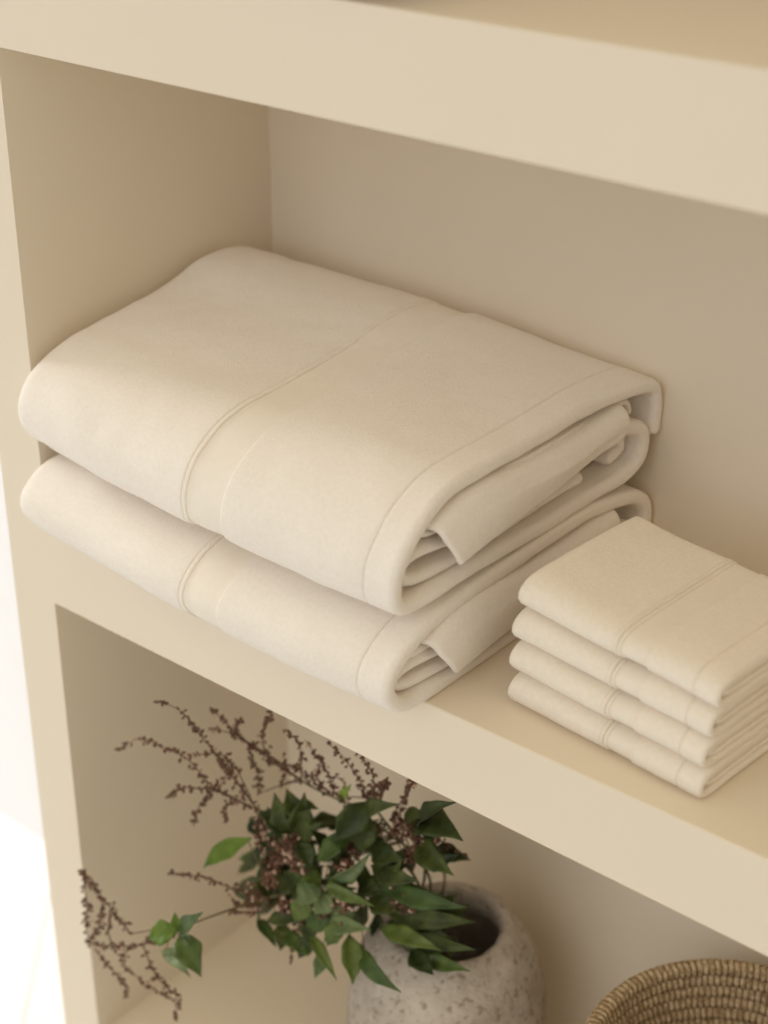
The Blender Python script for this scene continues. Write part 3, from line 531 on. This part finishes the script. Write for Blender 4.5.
for key, (stem, sprays) in BRANCHES.items():
    lab, kind = LABEL[key]
    ang = rnd.uniform(0, 6.28)
    foot = bottom + Vector((math.cos(ang) * .05, math.sin(ang) * .05, 0))
    inm = mouth + Vector((-.03 + rnd.uniform(-.015, .02), rnd.uniform(-.03, .03), .0))
    root = thing(kind, lab, 'branch', foot, 0, 'cut branches standing in the stone vase')
    pts = cr([foot, foot.lerp(inm, .6), inm] + [Vector(p) for p in stem[1:]], 48)
    V = []; F = []
    tube(V, F, [p - foot for p in pts], .0026, .0011, 7)
    mesh_obj('stem', V, F, M['stem'], root)
    for sp in sprays:
        pl = cr([Vector(p) for p in sp], 26) if len(sp) > 1 else []
        V = []; F = []; fm = []
        # join the spray back to its stem
        q = nearest(pts[14:], pl[0])
        if .004 < (q - pl[0]).length < .12:
            tube(V, F, [q - foot, (q + pl[0]) / 2 - foot + Vector((0, 0, .003)), pl[0] - foot], .0008, .0007, 5, fm, 0)
        tube(V, F, [p - foot for p in pl], .0009, .0004, 5, fm, 0)
        Ls = sum((pl[i+1] - pl[i]).length for i in range(len(pl) - 1))
        nb = int(Ls / .0017)
        for k in range(nb):
            f = (k + rnd.random() * .6) / nb
            if f < .12 and rnd.random() < .5: continue
            if noise.noise(Vector((f * Ls * 160, sp[0][0] * 50, 0))) < -.12 and rnd.random() < .8: continue
            x = f * (len(pl) - 1); i = min(len(pl) - 2, int(x)); c = pl[i].lerp(pl[i+1], x - i)
            d = Vector((rnd.uniform(-1, 1), rnd.uniform(-1, 1), rnd.uniform(-1, .8))).normalized()
            spread = rnd.uniform(.0015, .0072) * (1.15 - .6 * f)
            e = c + d * spread
            if rnd.random() < .6: tube(V, F, [c - foot, e - foot], 0.00045, .0004, 3, fm, 0)
            s = rnd.uniform(.8, 1.25)
            bead(V, F, e - foot, d + Vector((0, 0, -.4)), 0.0027 * s, .00165 * s, fm, 2 if rnd.random() < .08 else 1)
        mesh_obj('flower_spray', V, F, [M['twig'], M['bud'], M['bud_pale']], root, fm=fm)
    for hb, hc, hr in HEADS:
        if hb != key: continue
        hc = Vector(hc); V = []; F = []; fm = []
        q = nearest(pts[14:], hc)
        tube(V, F, [q - foot, (q + hc) / 2 - foot, hc - foot], .0010, .0007, 5, fm, 0)
        nb = int(44 * (hr / .011) ** 1.7) + 10
        for k in range(nb):
            d = Vector((rnd.gauss(0, 1), rnd.gauss(0, 1), rnd.gauss(0, 1))).normalized() * (rnd.random() ** .5)
            e = hc + d * hr
            if k % 3 == 0: tube(V, F, [hc - foot, e - foot], .0004, .0003, 3, fm, 0)
            s = rnd.uniform(.8, 1.4)
            bead(V, F, e - foot, d + Vector((0, 0, .01)), .0028 * s, .0020 * s, fm, 2 if rnd.random() < .24 else 1)
        mesh_obj('flower_cluster', V, F, [M['twig'], M['bud'], M['bud_pale']], root, fm=fm)
    for lb, b, t, w, tone in LEAVES:
        if lb != key: continue
        b = Vector(b); t = Vector(t)
        q = nearest(pts[14:], b)
        lf = make_leaf(b, t, w, tone, root, foot)
        V = []; F = []
        mid_ = (q + b) / 2 + Vector((0, 0, -.002))
        if (q - b).length > .002:
            tube(V, F, [q - foot, mid_ - foot, b + (t - b) * .08 - foot], .0008, .0006, 5)
            mesh_obj('leaf_stalk', V, F, M['stem'], lf)

# ------------------------------------------------------------------ coiled basket
BX, BY, BZ, BR = .787, .176, -.42, .152
bk = thing('coiled_basket', 'round coiled seagrass basket at the right end of the bottom shelf', 'basket', (BX, BY, -.73))
def coil(R, z, r, name='coil', stitch=.0070):
    ns = int(2 * math.pi * R / stitch); seg = ns * 8; K = 12; V = []; F = []
    for i in range(seg):
        a = 2 * math.pi * i / seg
        for k in range(K):
            b = 2 * math.pi * k / K
            ph = (a * ns + b * .55)
            bump = abs(math.sin(ph / 2)) ** .55
            rr = r * (.80 + .24 * bump)
            V.append(((R + rr * math.cos(b)) * math.cos(a), (R + rr * math.cos(b)) * math.sin(a), z + rr * math.sin(b)))
    fm = []
    for i in range(seg):
        for k in range(K):
            a0 = i * K + k; a1 = i * K + (k + 1) % K; b0 = ((i + 1) % seg) * K + k; b1 = ((i + 1) % seg) * K + (k + 1) % K
            F.append((a0, a1, b1, b0))
            ph = ((i + .5) / 8 + (k + .5) / K * .55) % 1
            fm.append(1 if (ph < .14 or ph > .86) else 0)
    return mesh_obj(name, V, F, [M['grass'], M['grass_dark']], bk, fm=fm)
H = BZ + .73
cr_ = .0092
profile = []
R = BR; z = H
k = 0
while z > .012:
    u = (H - z) / H
    profile.append((BR - .050 * u ** 1.8, z)); z -= cr_ * 1.62
for j, (R, z) in enumerate(profile): coil(R, z, cr_, 'rim_coil' if j == 0 else 'coil')
R = profile[-1][0] - cr_ * 1.7
while R > .012:
    coil(R, .010, cr_); R -= cr_ * 1.7

# ------------------------------------------------------------------ the brown bowl on the top shelf (only its foot shows)
bw = [(.0, 0), (.028, 0), (.033, .002), (.035, .008), (.036, .012), (.052, .026), (.068, .048), (.074, .072), (.0725, .075), (.070, .072), (.063, .05), (.045, .028), (.02, .018), (.0, .017)]
bo = lathe('brown_bowl', [(max(.0004, p.x), p.y) for p in cr(bw, 60)], M['bowl'], None, 80, .0004, 30)
bo.location = (.408, .040, .6057)
bo['label'] = 'dark brown bowl standing at the front edge of the upper shelf, cut by the frame'; bo['category'] = 'bowl'

# ------------------------------------------------------------------ light
w = bpy.data.worlds.new('room_daylight'); C.world = w; w.use_nodes = True
N = w.node_tree.nodes; L = w.node_tree.links; bg = N['Background']; bg.inputs['Strength'].default_value = 1.12
tc = N.new('ShaderNodeTexCoord'); sx = N.new('ShaderNodeSeparateXYZ'); rp = N.new('ShaderNodeValToRGB')
mr = N.new('ShaderNodeMapRange'); mr.inputs['From Min'].default_value = -1; mr.inputs['From Max'].default_value = 1
L.new(tc.outputs['Generated'], sx.inputs[0]); L.new(sx.outputs['Z'], mr.inputs['Value']); L.new(mr.outputs['Result'], rp.inputs['Fac'])
e = rp.color_ramp.elements
e[0].position = .45; e[0].color = (.25, .255, .265, 1); e[1].position = .85; e[1].color = (.86, .72, .48, 1)
m1 = rp.color_ramp.elements.new(.60); m1.color = (.36, .345, .32, 1)
L.new(rp.outputs['Color'], bg.inputs['Color'])
def area(name, loc, target, sx, sy, power, col):
    l = bpy.data.lights.new(name, 'AREA'); l.shape = 'RECTANGLE'; l.size = sx; l.size_y = sy; l.energy = power; l.color = col
    o = bpy.data.objects.new(name, l); COL.objects.link(o); o.location = loc
    d = Vector(target) - Vector(loc); o.rotation_euler = d.to_track_quat('-Z', 'Y').to_euler()
    return o
area('window_daylight', (.5, -3.5, 1.85), (.4, .1, .1), 3.2, 3.0, 38, (.94, .98, 1.06))
area('side_floor_wall_fill', (-2.6, -.05, 1.0), (-.7, .1, -.7), 1.0, .5, 50, (.97, .98, 1.0))  # added fill lamp, not a window: whitens floor and wall left of the unit

# ------------------------------------------------------------------ camera
cd = bpy.data.cameras.new('camera'); cam = bpy.data.objects.new('camera', cd); COL.objects.link(cam)
rt = Vector(CAM_RIGHT); dn = Vector(CAM_DOWN); fw = Vector(CAM_FWD)
Mx = Matrix((( rt.x, -dn.x, -fw.x, CAM_LOC[0]), (rt.y, -dn.y, -fw.y, CAM_LOC[1]), (rt.z, -dn.z, -fw.z, CAM_LOC[2]), (0, 0, 0, 1)))
cam.matrix_world = Mx
cd.sensor_fit = 'HORIZONTAL'; cd.sensor_width = 36; cd.lens = 1685.3 / 768 * 36
cd.clip_start = .05; cd.clip_end = 40
cd.dof.use_dof = True; cd.dof.focus_distance = 1.58; cd.dof.aperture_fstop = 4.0
C.camera = cam
C.cycles.max_bounces = 16; C.cycles.diffuse_bounces = 14
vs = C.view_settings
vs.view_transform = 'Standard'; vs.look = 'None'; vs.gamma = 1; vs.use_curve_mapping = False; vs.exposure = 0.0
